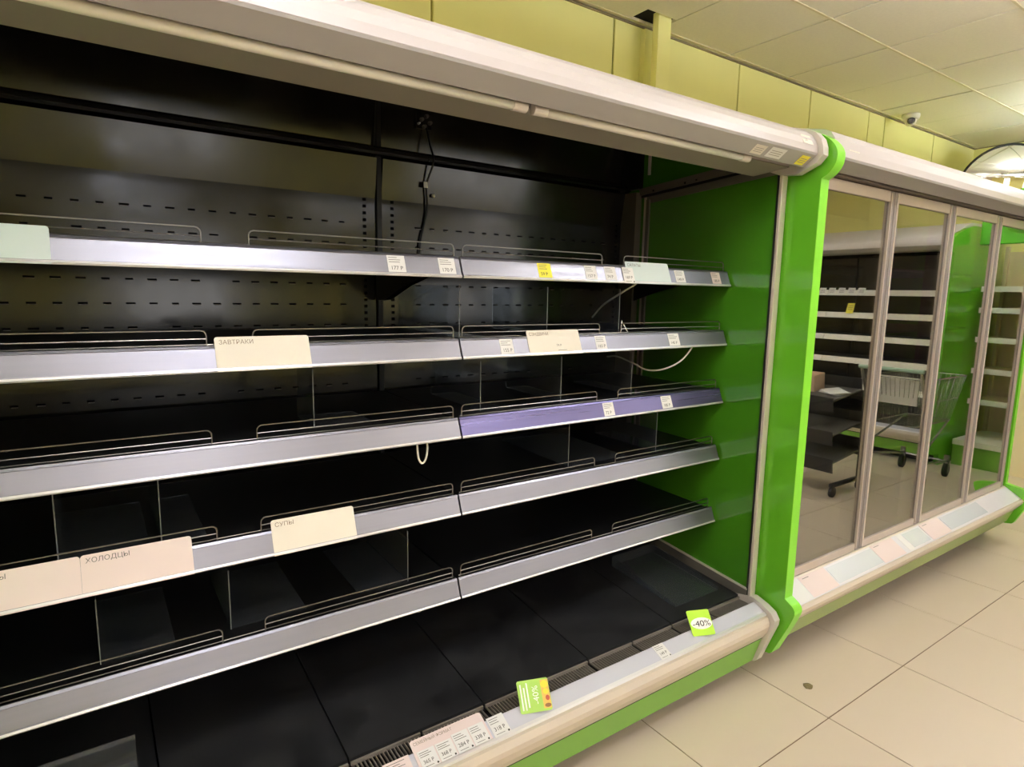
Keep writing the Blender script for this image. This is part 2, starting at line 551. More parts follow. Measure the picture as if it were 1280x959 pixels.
def open_cabinet(root, joints, detailed=True):
    """front faces -y; joints are the module boundaries along x"""
    x0, x1 = joints[0], joints[-1]
    # carcass
    obj('rear_wall', box(x0 - 0.02, x1 + 0.02, 2.235, 2.30, 0.10, 2.27), 'black_matt', root)
    for a, b in zip(joints[:-1], joints[1:]):
        bp = obj('back_panel', prism([(2.20, 0.36), (2.20, 1.895), (2.178, 2.035), (2.190, 2.035), (2.212, 1.895), (2.212, 0.36)], a + 0.012, b - 0.012), 'black_steel', root)  # upper bend assumed, tilted to mirror the added opening behind the camera
        obj('upper_back_panel', prism([(2.215, 2.085), (2.184, 2.262), (2.196, 2.262), (2.227, 2.085)], a + 0.004, b - 0.004), 'black_steel', root)  # tilted forward likewise, to catch that reflection
        if detailed:
            s = bmesh.new()
            l = bmesh.new()
            for rz in range(9):
                zz = 1.803 - 0.0728 * rz
                k = 0
                xx = a + 0.16
                while xx < b - 0.13:
                    w = 0.011 + random.uniform(-0.002, 0.002)
                    if random.random() > 0.06:
                        add_box(s, xx - w, xx + w, 2.1985, 2.2005, zz - 0.0028, zz + 0.0022)
                        if random.random() > 0.45:
                            add_box(l, xx - w * 0.7, xx + w, 2.1955, 2.1996, zz - 0.0052, zz - 0.0034)
                    xx += 0.0598
            so = obj('slot_openings', s, 'slot', bp)
            so['kind'] = 'stuff'
            lo = obj('slot_lips', l, 'slot_lip', bp)
            lo['kind'] = 'stuff'
    for j in joints:
        up = obj('upright', box(j - 0.010, j + 0.010, 2.188, 2.24, 0.34, 2.25, bevel=0.002), 'black_matt', root)
        if detailed:
            h = bmesh.new()
            for sx in (-0.054, 0.054):
                for k in range(24):
                    zz = 1.985 - 0.024 * k
                    add_box(h, j + sx - 0.006, j + sx + 0.006, 2.1982, 2.2008, zz - 0.005, zz + 0.005)
            ho = obj('hook_holes', h, 'slot', up)
            ho['kind'] = 'stuff'
    led = obj('upper_ledge', prism([(2.212, 2.040), (2.168, 2.046), (2.164, 2.054), (2.176, 2.060), (2.170, 2.068), (2.18, 2.076), (2.222, 2.086)], x0, x1), 'black_steel', root)
    # canopy
    obj('canopy', prism(CANOPY, x0 - 0.01, x1), 'canopy_paint', root)
    obj('canopy_soffit', prism([(1.259, 2.0685), (1.2615, 2.0625), (1.3065, 2.0285), (1.3095, 2.0285), (1.3085, 2.031), (1.2635, 2.065)], x0 - 0.01, x1), 'canopy_grey', root)
    obj('air_outlet', prism([(1.363, 2.0395), (1.505, 2.0285), (1.511, 2.034), (1.511, 2.0255), (1.363, 2.0365)], x0, x1), 'underside_grey', root)
    obj('inner_ceiling', prism([(1.511, 2.196), (1.72, 2.256), (2.24, 2.260), (2.24, 2.266), (1.72, 2.264), (1.511, 2.203)], x0, x1), 'black_matt', root)
    obj('canopy_lining', box(x0, x1, 1.510, 1.514, 2.028, 2.200), 'black_matt', root)
    # deck
    n = 3 * (len(joints) - 1)
    w = (x1 - x0) / n
    for k in range(n):
        a = x0 + k * w
        obj('deck_tray', prism([(1.440, 0.334), (2.19, 0.405), (2.19, 0.397), (1.446, 0.326), (1.446, 0.300), (1.440, 0.300)], a + 0.0022, a + w - 0.0022), 'tray_black', root)
    obj('deck_pan', box(x0, x1, 1.37, 2.2, 0.20, 0.288), 'black_matt', root)
    if detailed:
        gw = 0.2085
        ng = round((x1 - x0) / gw)
        for k in range(ng):
            a = x0 + k * (x1 - x0) / ng
            b = a + (x1 - x0) / ng
            if b < 0.2:
                continue
            g = bmesh.new()
            add_box(g, a + 0.004, b - 0.004, 1.372, 1.378, 0.312, 0.322)
            add_box(g, a + 0.004, b - 0.004, 1.430, 1.436, 0.318, 0.328)
            xx = a + 0.008
            while xx < b - 0.008:
                add_box(g, xx - 0.0014, xx + 0.0014, 1.374, 1.434, 0.314, 0.321)
                xx += 0.0105
            obj('air_grille', g, 'grille_metal', root)
    rail = obj('deck_rail', prism([(1.369, 0.300), (1.369, 0.331), (1.365, 0.3325), (1.316, 0.3105), (1.309, 0.306), (1.312, 0.296)], x0, x1), 'deck_rail_plastic', root)
    obj('rail_edge', prism([(1.3175, 0.3118), (1.3085, 0.3075), (1.3060, 0.3015), (1.311, 0.300)], x0, x1), 'aluminium_edge', rail)
    obj('bumper', prism([(1.312, 0.3005), (1.300, 0.296), (1.290, 0.278), (1.289, 0.262), (1.296, 0.236), (1.314, 0.204), (1.40, 0.204), (1.40, 0.297)], x0, x1), 'bumper_beige', root)
    obj('base_panel', prism([(1.3195, 0.1965), (1.353, 0.082), (1.37, 0.082), (1.3365, 0.1965)], x0, x1), 'green_base', root)
    obj('base_seam', prism([(1.3145, 0.2045), (1.3185, 0.1960), (1.34, 0.1960), (1.34, 0.2045)], x0, x1), 'rubber_black', root)
    obj('base_top', box(x0, x1, 1.372, 2.28, 0.15, 0.2), 'black_matt', root)
    obj('plinth', box(x0 + 0.05, x1 - 0.05, 1.50, 2.20, 0.0, 0.15), 'black_matt', root)

cab = thing('open_display_cabinet', 'empty open refrigerated wall cabinet with black interior and five rows of aluminium-edged shelves', 'display cabinet', (0.9, 1.8, 0))
J = [-0.345, 0.911, 2.165]
open_cabinet(cab, J)
for li, z in enumerate(SHELF_Z):
    for mi, (a, b) in enumerate(zip(J[:-1], J[1:])):
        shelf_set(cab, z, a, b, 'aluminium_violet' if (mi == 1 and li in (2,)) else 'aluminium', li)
# end wall on the right: green glass panel in a frame
ep = obj('end_panel', prism([(1.395, 0.10), (1.395, 2.165), (1.54, 2.225), (1.70, 2.262), (2.24, 2.262), (2.24, 0.10)], 2.176, 2.200), 'green_glass_panel', cab)
obj('front_strip', box(2.170, 2.204, 1.388, 1.402, 0.345, 2.062, bevel=0.003), 'strip_silver', ep)
obj('strip_gasket', box(2.1695, 2.176, 1.402, 1.409, 0.345, 2.05), 'rubber_black', ep)
obj('top_frame', prism([(1.40, 2.062), (2.11, 2.022), (2.11, 2.052), (1.40, 2.098)], 2.162, 2.177), 'post_grey', ep)
obj('top_gasket', prism([(1.40, 2.052), (2.10, 2.010), (2.10, 2.022), (1.40, 2.062)], 2.168, 2.177), 'black_matt', ep)
obj('inner_trim', prism([(1.41, 2.020), (2.085, 1.982), (2.085, 2.010), (1.41, 2.052)], 2.172, 2.177), 'strip_grey', ep)
obj('lower_trim', prism([(1.405, 0.312), (1.405, 0.366), (2.10, 0.438), (2.10, 0.385)], 2.168, 2.177), 'strip_grey', ep)
obj('lower_bead', prism([(1.405, 0.366), (1.405, 0.372), (2.10, 0.444), (2.10, 0.438)], 2.166, 2.1775), 'strip_silver', ep)
obj('rear_bead', box(2.169, 2.177, 2.068, 2.082, 0.43, 2.012), 'strip_silver', ep)
obj('rear_trim', box(2.166, 2.177, 2.048, 2.066, 0.43, 2.00), 'strip_grey', ep)
obj('corner_post', box(2.140, 2.176, 2.105, 2.21, 0.38, 2.035), 'post_grey', cab)
obj('upper_corner_post', box(2.146, 2.176, 2.10, 2.21, 2.052, 2.262), 'black_matt', cab)
obj('upper_bead', box(2.169, 2.177, 2.055, 2.068, 2.11, 2.25), 'strip_silver', ep)
scr = bmesh.new()
for y in (1.55, 1.78, 1.84, 2.02):
    add_box(scr, 2.159, 2.163, y - 0.004, y + 0.004, 2.066 - (y - 1.4) * 0.058, 2.074 - (y - 1.4) * 0.058)
obj('screws', scr, 'wire_bright', ep)['kind'] = 'stuff'
# moulded end cap closing canopy and bumper
cap_top = [(1.505, 2.18), (1.50, 2.222), (1.39, 2.186), (1.300, 2.158), (1.272, 2.143), (1.250, 2.118), (1.240, 2.090), (1.238, 2.062), (1.262, 2.036),
           (1.330, 2.008), (1.40, 2.014), (1.45, 2.035)]
obj('canopy_end_cap', prism(cap_top, 2.166, 2.200), 'cap_plastic', cab)
cap_low = [(1.400, 0.345), (1.375, 0.349), (1.325, 0.334), (1.288, 0.316), (1.270, 0.290), (1.272, 0.268), (1.335, 0.092), (1.348, 0.080), (1.40, 0.080), (1.60, 0.10), (1.60, 0.30)]
obj('bumper_end_cap', prism(cap_low, 2.166, 2.200), 'cap_plastic', cab)
# left end
obj('left_end_panel', box(-0.40, -0.357, 1.29, 2.30, 0.08, 2.25), 'green_panel', cab)
obj('left_end_cap', prism(cap_top, -0.385, -0.356), 'cap_plastic', cab)
# lamp tubes under the canopy
for a, b in ((-0.26, 0.953), (0.975, 1.882)):
    tb = obj('lamp_tube', tube([(a + 0.03, 1.338, 2.027), (b - 0.03, 1.338, 2.027)], 0.0125, 16), 'tube_white', cab, sm=True)
    for e0, e1 in ((a, a + 0.042), (b - 0.042, b)):
        obj('tube_cap', tube([(e0, 1.338, 2.027), (e1, 1.338, 2.027)], 0.0138, 16), 'tube_cap', tb)
obj('tube_channel', box(-0.3, 2.15, 1.318, 1.36, 2.046, 2.0575), 'black_matt', cab)
# scuffs and seams on base panel
bs = bmesh.new()
for x in (1.18, 1.82):
    add_box(bs, x, x + 0.003, 1.3155, 1.3175, 0.196, 0.2)
bs.free()

# ------------------------------------------------------------------ glass-door cabinet
dc = thing('glass_door_cabinet', 'tall glass-doored cabinet with green end panels and grey canopy beside the open cabinet', 'display cabinet', (3.6, 1.8, 0))
GP = [(2.32, 2.26), (1.66, 2.255), (1.50, 2.225), (1.36, 2.178), (1.285, 2.150), (1.247, 2.124), (1.224, 2.098), (1.213, 2.072), (1.217, 2.034), (1.240, 2.004), (1.266, 1.990),
      (1.266, 0.376), (1.222, 0.350), (1.220, 0.316), (1.302, 0.128), (1.312, 0.118), (1.345, 0.112), (1.46, 0.112), (1.46, 0.0), (2.32, 0.0)]
def round_nose(pts):
    out = []
    for i, p in enumerate(pts):
        a, b = pts[i - 1], pts[(i + 1) % len(pts)]
        if p[0] < 1.30 and (p[1] > 1.995 or p[1] < 0.36):
            for t in (-0.3, -0.12, 0.12, 0.3):
                q = a if t < 0 else b
                w = abs(t)
                # point on the edge pulled slightly toward the corner chord
                e = (p[0] + (q[0] - p[0]) * w, p[1] + (q[1] - p[1]) * w)
                m = ((a[0] + b[0]) / 2, (a[1] + b[1]) / 2)
                k = 0.10 if w < 0.2 else 0.0
                out.append((e[0] + (m[0] - p[0]) * k, e[1] + (m[1] - p[1]) * k))
        else:
            out.append(p)
    return out
def green_end(x0, x1, GP):
    GP = round_nose(GP)
    o = obj('end_panel', prism(GP, x0, x1), 'green_panel', dc)
    # bright edge band wrapped round the front profile
    e = bmesh.new()
    fp = [p for p in GP if p[0] < 1.40]
    t = 0.0015
    a, b = [], []
    for (y, z) in fp:
        a.append(e.verts.new((x0 + 0.0008, y - t, z)))
        b.append(e.verts.new((x1 + 0.0008, y - t, z)))
    c = [e.verts.new((v.co.x, v.co.y + t * 0.8, v.co.z)) for v in a]
    d = [e.verts.new((v.co.x, v.co.y + t * 0.8, v.co.z)) for v in b]
    n = len(fp)
    for i in range(n - 1):
        e.faces.new((a[i], b[i], b[i + 1], a[i + 1]))
        e.faces.new((c[i], a[i], a[i + 1], c[i + 1]))
        e.faces.new((d[i], d[i + 1], b[i + 1], b[i]))
    bmesh.ops.recalc_face_normals(e, faces=e.faces[:])
    obj('edge_band', e, 'green_edge', o)
green_end(2.214, 2.266, GP)
GP2 = [(y if not (abs(y - 1.266) < 1e-6) else 1.372, z) for y, z in GP]
GP2 = [(y, z) for y, z in GP2]
green_end(4.925, 4.962, GP2)
X0, X1 = 2.266, 4.925
CAN2 = [(2.30, 2.235), (1.64, 2.23), (1.50, 2.215), (1.39, 2.195), (1.300, 2.175), (1.272, 2.160), (1.257, 2.138), (1.251, 2.106), (1.250, 2.078), (1.256, 2.072), (1.330, 2.052),
        (1.336, 2.052), (1.342, 2.075), (1.40, 2.075), (1.40, 2.165), (2.30, 2.205)]
obj('canopy', prism(CAN2, X0, X1), 'canopy_paint', dc)
obj('canopy_soffit', prism([(1.2515, 2.0765), (1.2545, 2.070), (1.330, 2.0495), (1.336, 2.0495), (1.335, 2.0525), (1.257, 2.0735)], X0, X1), 'canopy_grey', dc)
obj('upper_gap', box(X0, X1, 1.345, 1.46, 2.043, 2.0745), 'gasket', dc)
obj('inner_back', box(X0, X1, 2.20, 2.26, 0.10, 2.29), 'inner_brown', dc)
obj('inner_top', box(X0, X1, 1.46, 2.20, 2.10, 2.14), 'inner_brown', dc)
obj('inner_floor', box(X0, X1, 1.40, 2.20, 0.28, 0.345), 'inner_brown', dc)
for k in range(4):
    z = 0.70 + 0.34 * k
    sh = obj('inner_shelf', box(X0 + 0.02, X1 - 0.02, 1.62, 2.19, z, z + 0.012), 'rack_dark', dc)
DP = 0.625
D0 = 2.392
DY = 1.372
for k in range(4):
    a, b = D0 + k * DP + 0.003, D0 + (k + 1) * DP - 0.003
    z0, z1 = 0.362, 2.040
    fw = 0.036
    d = obj('door', box(a + 0.002, b - 0.002, DY + 0.030, DY + 0.036, z0 + 0.004, z0 + 0.030), 'gasket', dc)
    s1 = obj('stile', box(a, a + 0.0255, DY, DY + 0.036, z0, z1, bevel=0.002), 'frame_metal', d)
    s2 = obj('stile', box(b - fw, b, DY, DY + 0.036, z0, z1, bevel=0.002), 'frame_metal', d)
    obj('top_rail', box(a + 0.0255, b - fw, DY + 0.001, DY + 0.036, z1 - 0.046, z1, bevel=0.002), 'frame_beige', d)
    obj('bottom_rail', box(a + 0.0255, b - fw, DY + 0.001, DY + 0.036, z0, z0 + 0.036, bevel=0.002), 'frame_beige', d)
    obj('glazing_bead', box(a + 0.0205, a + 0.0265, DY - 0.004, DY + 0.006, z0 + 0.01, z1 - 0.01), 'frame_light', d)
    obj('glazing_bead', box(b - fw - 0.001, b - fw + 0.007, DY - 0.004, DY + 0.006, z0 + 0.01, z1 - 0.01), 'frame_beige', d)
    obj('glass_pane', box(a + 0.026, b - fw - 0.0005, DY + 0.010, DY + 0.014, z0 + 0.037, z1 - 0.047), 'door_glass', d)
    g = bmesh.new()
    add_box(g, b - fw - 0.014, b - fw, DY + 0.018, DY + 0.045, z0 + 0.036, z1 - 0.046)
    add_box(g, a + 0.026, a + 0.034, DY + 0.018, DY + 0.045, z0 + 0.036, z1 - 0.046)
    add_box(g, a + 0.026, b - fw, DY + 0.018, DY + 0.045, z0 + 0.037, z0 + 0.052)
    obj('gasket', g, 'gasket', d)
    obj('mullion', box(b - 0.02, b + 0.026, DY + 0.040, DY + 0.095, z0, z1), 'gasket', dc)
obj('end_stile', box(D0 + 4 * DP, X1, DY + 0.02, DY + 0.06, 0.345, 2.045), 'rubber_black', dc)
obj('start_stile', box(X0, D0, DY + 0.02, DY + 0.06, 0.345, 2.045), 'rubber_black', dc)
sill = obj('sill', prism([(1.46, 0.340), (1.40, 0.352), (1.366, 0.3535), (1.281, 0.2995), (1.279, 0.294), (1.30, 0.285), (1.46, 0.285)], X0, X1), 'sill_pale', dc)
obj('sill_bead', prism([(1.400, 0.3525), (1.395, 0.359), (1.372, 0.3585), (1.366, 0.3535)], X0, X1), 'frame_light', sill)
obj('bumper', prism([(1.283, 0.2975), (1.272, 0.2955), (1.264, 0.284), (1.267, 0.266), (1.299, 0.222), (1.40, 0.222), (1.40, 0.285), (1.30, 0.285)], X0, X1), 'bumper_beige', dc)
obj('base_panel', prism([(1.304, 0.2175), (1.338, 0.128), (1.354, 0.128), (1.32, 0.2175)], X0, X1), 'olive_base', dc)
obj('base_seam', prism([(1.2995, 0.2225), (1.3035, 0.2165), (1.33, 0.2165), (1.33, 0.2225)], X0, X1), 'rubber_black', dc)
obj('base_top', box(X0, X1, 1.372, 2.26, 0.16, 0.272), 'black_matt', dc)
obj('plinth', box(X0 + 0.05, X1 - 0.05, 1.50, 2.20, 0.0, 0.16), 'black_matt', dc)

# ------------------------------------------------------------------ far open cabinet along the right wall (seen in the door glass)
fc = thing('far_display_cabinet', 'open shelved cabinet along the right wall with white price rails, mirrored in the glass doors', 'display cabinet', (0, 0, 0))
FJ = [0.0, 1.25, 2.5]
open_cabinet(fc, FJ, detailed=False)
for z in SHELF_Z:
    for a, b in zip(FJ[:-1], FJ[1:]):
        top = z + 0.052
        sh = obj('shelf', box(a + 0.004, b - 0.004, 1.60, 2.17, top - 0.02, top), 'rack_grey', fc)
        obj('price_rail', prism([(1.578, z), (1.599, z + 0.058), (1.606, z + 0.058), (1.586, z)], a + 0.003, b - 0.003), 'shelf_white', sh)
for x in (-0.045, 2.503):
    obj('end_panel', prism(GP, x, x + 0.042), 'green_panel', fc)
fc.location = (5.19, 0.33, 0)
fc.rotation_euler = (0, 0, -math.pi / 2)

# ------------------------------------------------------------------ beige gondola shelving beside it
gd = thing('wall_shelving', 'beige wall shelving with white shelves and a green header board beside the far cabinet', 'shelving', (7.0, 1.0, 0))
obj('rear_board', box(7.55, 7.60, 0.42, 1.60, 0.05, 2.05), 'shelf_beige', gd)
obj('header_board', box(6.86, 6.90, 0.42, 1.60, 2.08, 2.30, bevel=0.01), 'green_fascia', gd)
obj('header_bracket', box(6.90, 7.6, 0.98, 1.02, 2.10, 2.14), 'shelf_white', gd)
obj('base_box', box(6.82, 7.55, 0.42, 1.60, 0.0, 0.20), 'green_base', gd)
obj('base_shelf', box(6.80, 7.55, 0.42, 1.60, 0.20, 0.25), 'shelf_white', gd)
for z in (0.62, 0.92, 1.22, 1.50, 1.70):
    s = obj('shelf', box(7.05, 7.55, 0.42, 1.60, z - 0.03, z), 'shelf_beige', gd)
    obj('price_strip', box(7.04, 7.05, 0.42, 1.60, z - 0.045, z + 0.006), 'shelf_white', s)
for y in (0.44, 1.0, 1.58):
    obj('upright', box(7.51, 7.55, y - 0.015, y + 0.015, 0.25, 2.1), 'shelf_beige', gd)

# ------------------------------------------------------------------ shopping trolley
tr = thing('shopping_trolley', 'wire shopping trolley parked in the aisle, mirrored in the middle glass doors', 'trolley', (5.92, 0.40, 0))
def trolley(cx, cy):
    L, Wd = 0.80, 0.46
    b = bmesh.new()
    zb, zt = 0.52, 0.92
    def rect(z, sx, sy, r):
        add_tube(b, [(cx - sx, cy - sy, z), (cx + sx, cy - sy, z), (cx + sx, cy + sy, z), (cx - sx, cy + sy, z)], r, 6, closed=True)
    rect(zt, L / 2, Wd / 2, 0.006)
    rect(zb, L / 2 - 0.08, Wd / 2 - 0.06, 0.006)
    rect(0.72, L / 2 - 0.04, Wd / 2 - 0.03, 0.003)
    for k in range(21):
        u = -1 + 2 * k / 20
        for s in (-1, 1):
            add_tube(b, [(cx + u * L / 2, cy + s * Wd / 2, zt), (cx + u * (L / 2 - 0.08), cy + s * (Wd / 2 - 0.06), zb)], 0.0022, 5)
    for k in range(13):
        u = -1 + 2 * k / 12
        for s in (-1, 1):
            add_tube(b, [(cx + s * L / 2, cy + u * Wd / 2, zt), (cx + s * (L / 2 - 0.08), cy + u * (Wd / 2 - 0.06), zb)], 0.0022, 5)
        add_tube(b, [(cx - L / 2 + 0.08, cy + u * (Wd / 2 - 0.06), zb), (cx + L / 2 - 0.08, cy + u * (Wd / 2 - 0.06), zb)], 0.0022, 5)
    obj('basket', b, 'cart_steel', tr)
    f = bmesh.new()
    for s in (-1, 1):
        add_tube(f, [(cx - L / 2 - 0.10, cy + s * Wd / 2, 1.0), (cx - L / 2, cy + s * Wd / 2, 0.80), (cx - L / 2 + 0.12, cy + s * Wd / 2, 0.22), (cx + L / 2 - 0.05, cy + s * (Wd / 2 - 0.05), 0.14)], 0.011, 8)
        add_tube(f, [(cx - L / 2 + 0.10, cy + s * Wd / 2, 0.30), (cx + L / 2 - 0.1, cy + s * (Wd / 2 - 0.06), zb)], 0.009, 8)
    add_tube(f, [(cx + L / 2 - 0.05, cy - Wd / 2 + 0.05, 0.14), (cx + L / 2 - 0.05, cy + Wd / 2 - 0.05, 0.14)], 0.010, 8)
    obj('frame', f, 'cart_steel', tr)
    obj('handle', tube([(cx - L / 2 - 0.10, cy - Wd / 2 - 0.02, 1.0), (cx - L / 2 - 0.10, cy + Wd / 2 + 0.02, 1.0)], 0.016, 10), 'cart_plastic', tr)
    obj('child_seat', box(cx - L / 2 + 0.03, cx - L / 2 + 0.045, cy - 0.17, cy + 0.17, 0.70, 0.93), 'shelf_white', tr)
    for wx, wy in ((cx - L / 2 + 0.13, -Wd / 2), (cx - L / 2 + 0.13, Wd / 2), (cx + L / 2 - 0.06, -Wd / 2 + 0.05), (cx + L / 2 - 0.06, Wd / 2 - 0.05)):
        wl = obj('wheel', tube([(wx, cy + wy - 0.012, 0.06), (wx, cy + wy + 0.012, 0.06)], 0.06, 16), 'rubber_black', tr)
        fk = bmesh.new()
        add_box(fk, wx - 0.012, wx + 0.012, cy + wy - 0.020, cy + wy - 0.014, 0.05, 0.15)
        add_box(fk, wx - 0.012, wx + 0.012, cy + wy + 0.014, cy + wy + 0.020, 0.05, 0.15)
        add_box(fk, wx - 0.012, wx + 0.012, cy + wy - 0.020, cy + wy + 0.020, 0.14, 0.20)
        obj('fork', fk, 'cart_steel', tr)
trolley(5.92, 0.40)

# ------------------------------------------------------------------ mobile rack with tilted shelves
rk = thing('mobile_rack', 'dark castor rack with sloping shelves holding papers, mirrored beside the green end panel', 'rack', (5.0, 0.06, 0))
RX, RY = 5.0, 0.06
for k, (z, dy) in enumerate(((0.30, 0.27), (0.52, 0.25), (0.79, 0.23))):
    m = Matrix.Translation((RX, RY, z)) @ Matrix.Rotation(math.radians(-8), 4, 'Y')
    s_ = obj('sloping_shelf', box(-0.22, 0.22, -dy, dy, 0, 0.012, m), 'rack_grey', rk)
    obj('shelf_front', box(-0.226, -0.22, -dy, dy, -0.08, 0.035, m), 'rack_dark', s_)
    obj('shelf_back', box(0.22, 0.226, -dy, dy, -0.05, 0.10, m), 'rack_dark', s_)
for sy in (-0.28, 0.28):
    obj('side_post', box(RX + 0.17, RX + 0.20, RY + sy - 0.012, RY + sy + 0.012, 0.09, 0.95), 'rack_dark', rk)
    obj('foot_bar', box(RX - 0.24, RX + 0.24, RY + sy - 0.015, RY + sy + 0.015, 0.084, 0.11), 'rack_dark', rk)
    for x in (-0.21, 0.21):
        obj('castor', tube([(RX + x, RY + sy - 0.012, 0.042), (RX + x, RY + sy + 0.012, 0.042)], 0.042, 14), 'rubber_black', rk)
bx = bmesh.new()
m = Matrix.Translation((RX + 0.02, RY - 0.12, 0.81)) @ Matrix.Rotation(math.radians(-8), 4, 'Y')
for a in ((-0.08, 0.08, -0.10, -0.096, 0, 0.13), (-0.08, 0.08, 0.096, 0.10, 0, 0.13), (-0.08, -0.076, -0.096, 0.096, 0, 0.13), (0.076, 0.08, -0.096, 0.096, 0, 0.13), (-0.08, 0.08, -0.10, 0.10, -0.004, 0)):
    add_box(bx, *a, m)
tag(obj('cardboard_box', bx, 'cardboard'), 'small open pinkish cardboard box on the top shelf of the dark castor rack', 'box')
m = Matrix.Translation((RX, RY + 0.12, 0.806)) @ Matrix.Rotation(math.radians(-8), 4, 'Y') @ Matrix.Rotation(0.3, 4, 'Z')
pb = bmesh.new()
for k in range(4):
    add_box(pb, -0.074, 0.074, -0.095, 0.095, k * 0.004, k * 0.004 + 0.0025, m @ Matrix.Rotation(0.12 * k, 4, 'Z'))
tag(obj('paper_stack', pb, 'paper_white'), 'loose white papers lying beside the cardboard box on the castor rack', 'papers')

# ------------------------------------------------------------------ convex mirror, security camera
cm = thing('convex_mirror', 'round convex security mirror with black rim above the far end of the door cabinet', 'mirror', (6.80, 2.17, 2.22))
mc = Vector((6.70, 2.16, 2.545))
nrm = Vector((-0.72, -0.64, -0.22)).normalized()
q = nrm.to_track_quat('Z', 'Y').to_matrix().to_4x4()
mm = Matrix.Translation(mc) @ q
R, cap = 0.365, 0.10
bm = bmesh.new()
rings = []
for i in range(13):
    r = R * i / 12
    z = cap * (1 - (r / R) ** 2)
    if i == 0:
        rings.append([bm.verts.new(mm @ Vector((0, 0, z)))])
    else:
        rings.append([bm.verts.new(mm @ Vector((r * math.cos(2 * math.pi * k / 48), r * math.sin(2 * math.pi * k / 48), z))) for k in range(48)])
for k in range(48):
    bm.faces.new((rings[0][0], rings[1][k], rings[1][(k + 1) % 48]))
for i in range(1, 12):
    for k in range(48):
        bm.faces.new((rings[i][k], rings[i + 1][k], rings[i + 1][(k + 1) % 48], rings[i][(k + 1) % 48]))
bmesh.ops.recalc_face_normals(bm, faces=bm.faces[:])
obj('mirror_face', bm, 'mirror_chrome', cm, sm=True)
obj('rim', tube([mm @ Vector((R * math.cos(2 * math.pi * k / 48), R * math.sin(2 * math.pi * k / 48), 0)) for k in range(48)], 0.010, 8, closed=True), 'rubber_black', cm)
bm = bmesh.new()
v0 = bm.verts.new(mm @ Vector((0, 0, -0.035)))
vv = [bm.verts.new(mm @ Vector((R * math.cos(2 * math.pi * k / 32), R * math.sin(2 * math.pi * k / 32), -0.004))) for k in range(32)]
for k in range(32):
    bm.faces.new((v0, vv[(k + 1) % 32], vv[k]))
obj('back_shell', bm, 'rubber_black', cm)
obj('arm', tube([mm @ Vector((0, 0, -0.03)), mm @ Vector((0, 0, -0.16)), (XR, 2.44, 2.60)], 0.014, 8), 'strip_grey', cm)

sc = thing('security_camera', 'white dome security camera with dark lens on the ceiling edge', 'camera', (5.60, 2.47, H))
def lathe(prof, cx, cy, seg=28):
    bm = bmesh.new()
    rings = [[bm.verts.new((cx + r * math.cos(2 * math.pi * k / seg), cy + r * math.sin(2 * math.pi * k / seg), z)) for k in range(seg)] for r, z in prof]
    for a, b in zip(rings[:-1], rings[1:]):
        for k in range(seg):
            bm.faces.new((a[k], a[(k + 1) % seg], b[(k + 1) % seg], b[k]))
    bm.faces.new(rings[0])
    bm.faces.new(list(reversed(rings[-1])))
    bmesh.ops.recalc_face_normals(bm, faces=bm.faces[:])
    return bm
obj('base', lathe([(0.062, H - 0.001), (0.064, H - 0.016), (0.058, H - 0.036), (0.048, H - 0.044)], 5.53, 2.46), 'dome_white', sc, sm=True)
obj('dome', lathe([(0.042, H - 0.040), (0.042, H - 0.054), (0.037, H - 0.070), (0.025, H - 0.084), (0.010, H - 0.090)], 5.53, 2.46), 'dome_white', sc, sm=True)
lens_m = Matrix.Translation((5.491, 2.438, H - 0.058)) @ Vector((-0.8, -0.45, -0.35)).to_track_quat('Z', 'Y').to_matrix().to_4x4()
bm = bmesh.new()
bmesh.ops.create_cone(bm, cap_ends=True, segments=20, radius1=0.028, radius2=0.020, depth=0.018, matrix=lens_m)
obj('lens', bm, 'dome_dark', sc)

# ------------------------------------------------------------------ price labels in the rails
def rail_frame(x, z, y=1.5765, th=TILT):
    return Matrix.Translation((x, y, z)) @ Matrix.Rotation(-th, 4, 'X')

PRICE_N = 0
def price_tag(xa, xb, z, price, label, paper='paper_white', h=0.058, frame=None, lines=3, group='price labels in the shelf rails'):
    w = xb - xa
    f = frame if frame is not None else rail_frame((xa + xb) / 2, z + 0.0005, y=1.5755)
    t = thing('price_label', label, 'price label', f.translation, group)
    card = bmesh.new()
    add_box(card, -w / 2, w / 2, 0.0, 0.0008, 0.0, h, f)
    obj('card', card, paper, t)
    p = bmesh.new()
    for k in range(lines):
        zz = h * (0.86 - 0.11 * k)
        add_bar(p, -w * 0.42, w * random.uniform(0.05, 0.34), zz, zz + 0.0016)
    add_bar(p, -w * 0.36, w * 0.16, h * 0.10, h * 0.10 + 0.0014)
    bmesh.ops.transform(p, matrix=f, verts=p.verts[:])
    obj('fine_print', p, 'print_grey', t)
    p = bmesh.new()
    add_text(p, price, h * 0.27, -w * 0.36, h * 0.27)
    add_bar(p, w * 0.34, w * 0.44, h * 0.05, h * 0.05 + w * 0.10)
    bmesh.ops.transform(p, matrix=f, verts=p.verts[:])
    obj('price_print', p, 'print_dark', t)
    return t

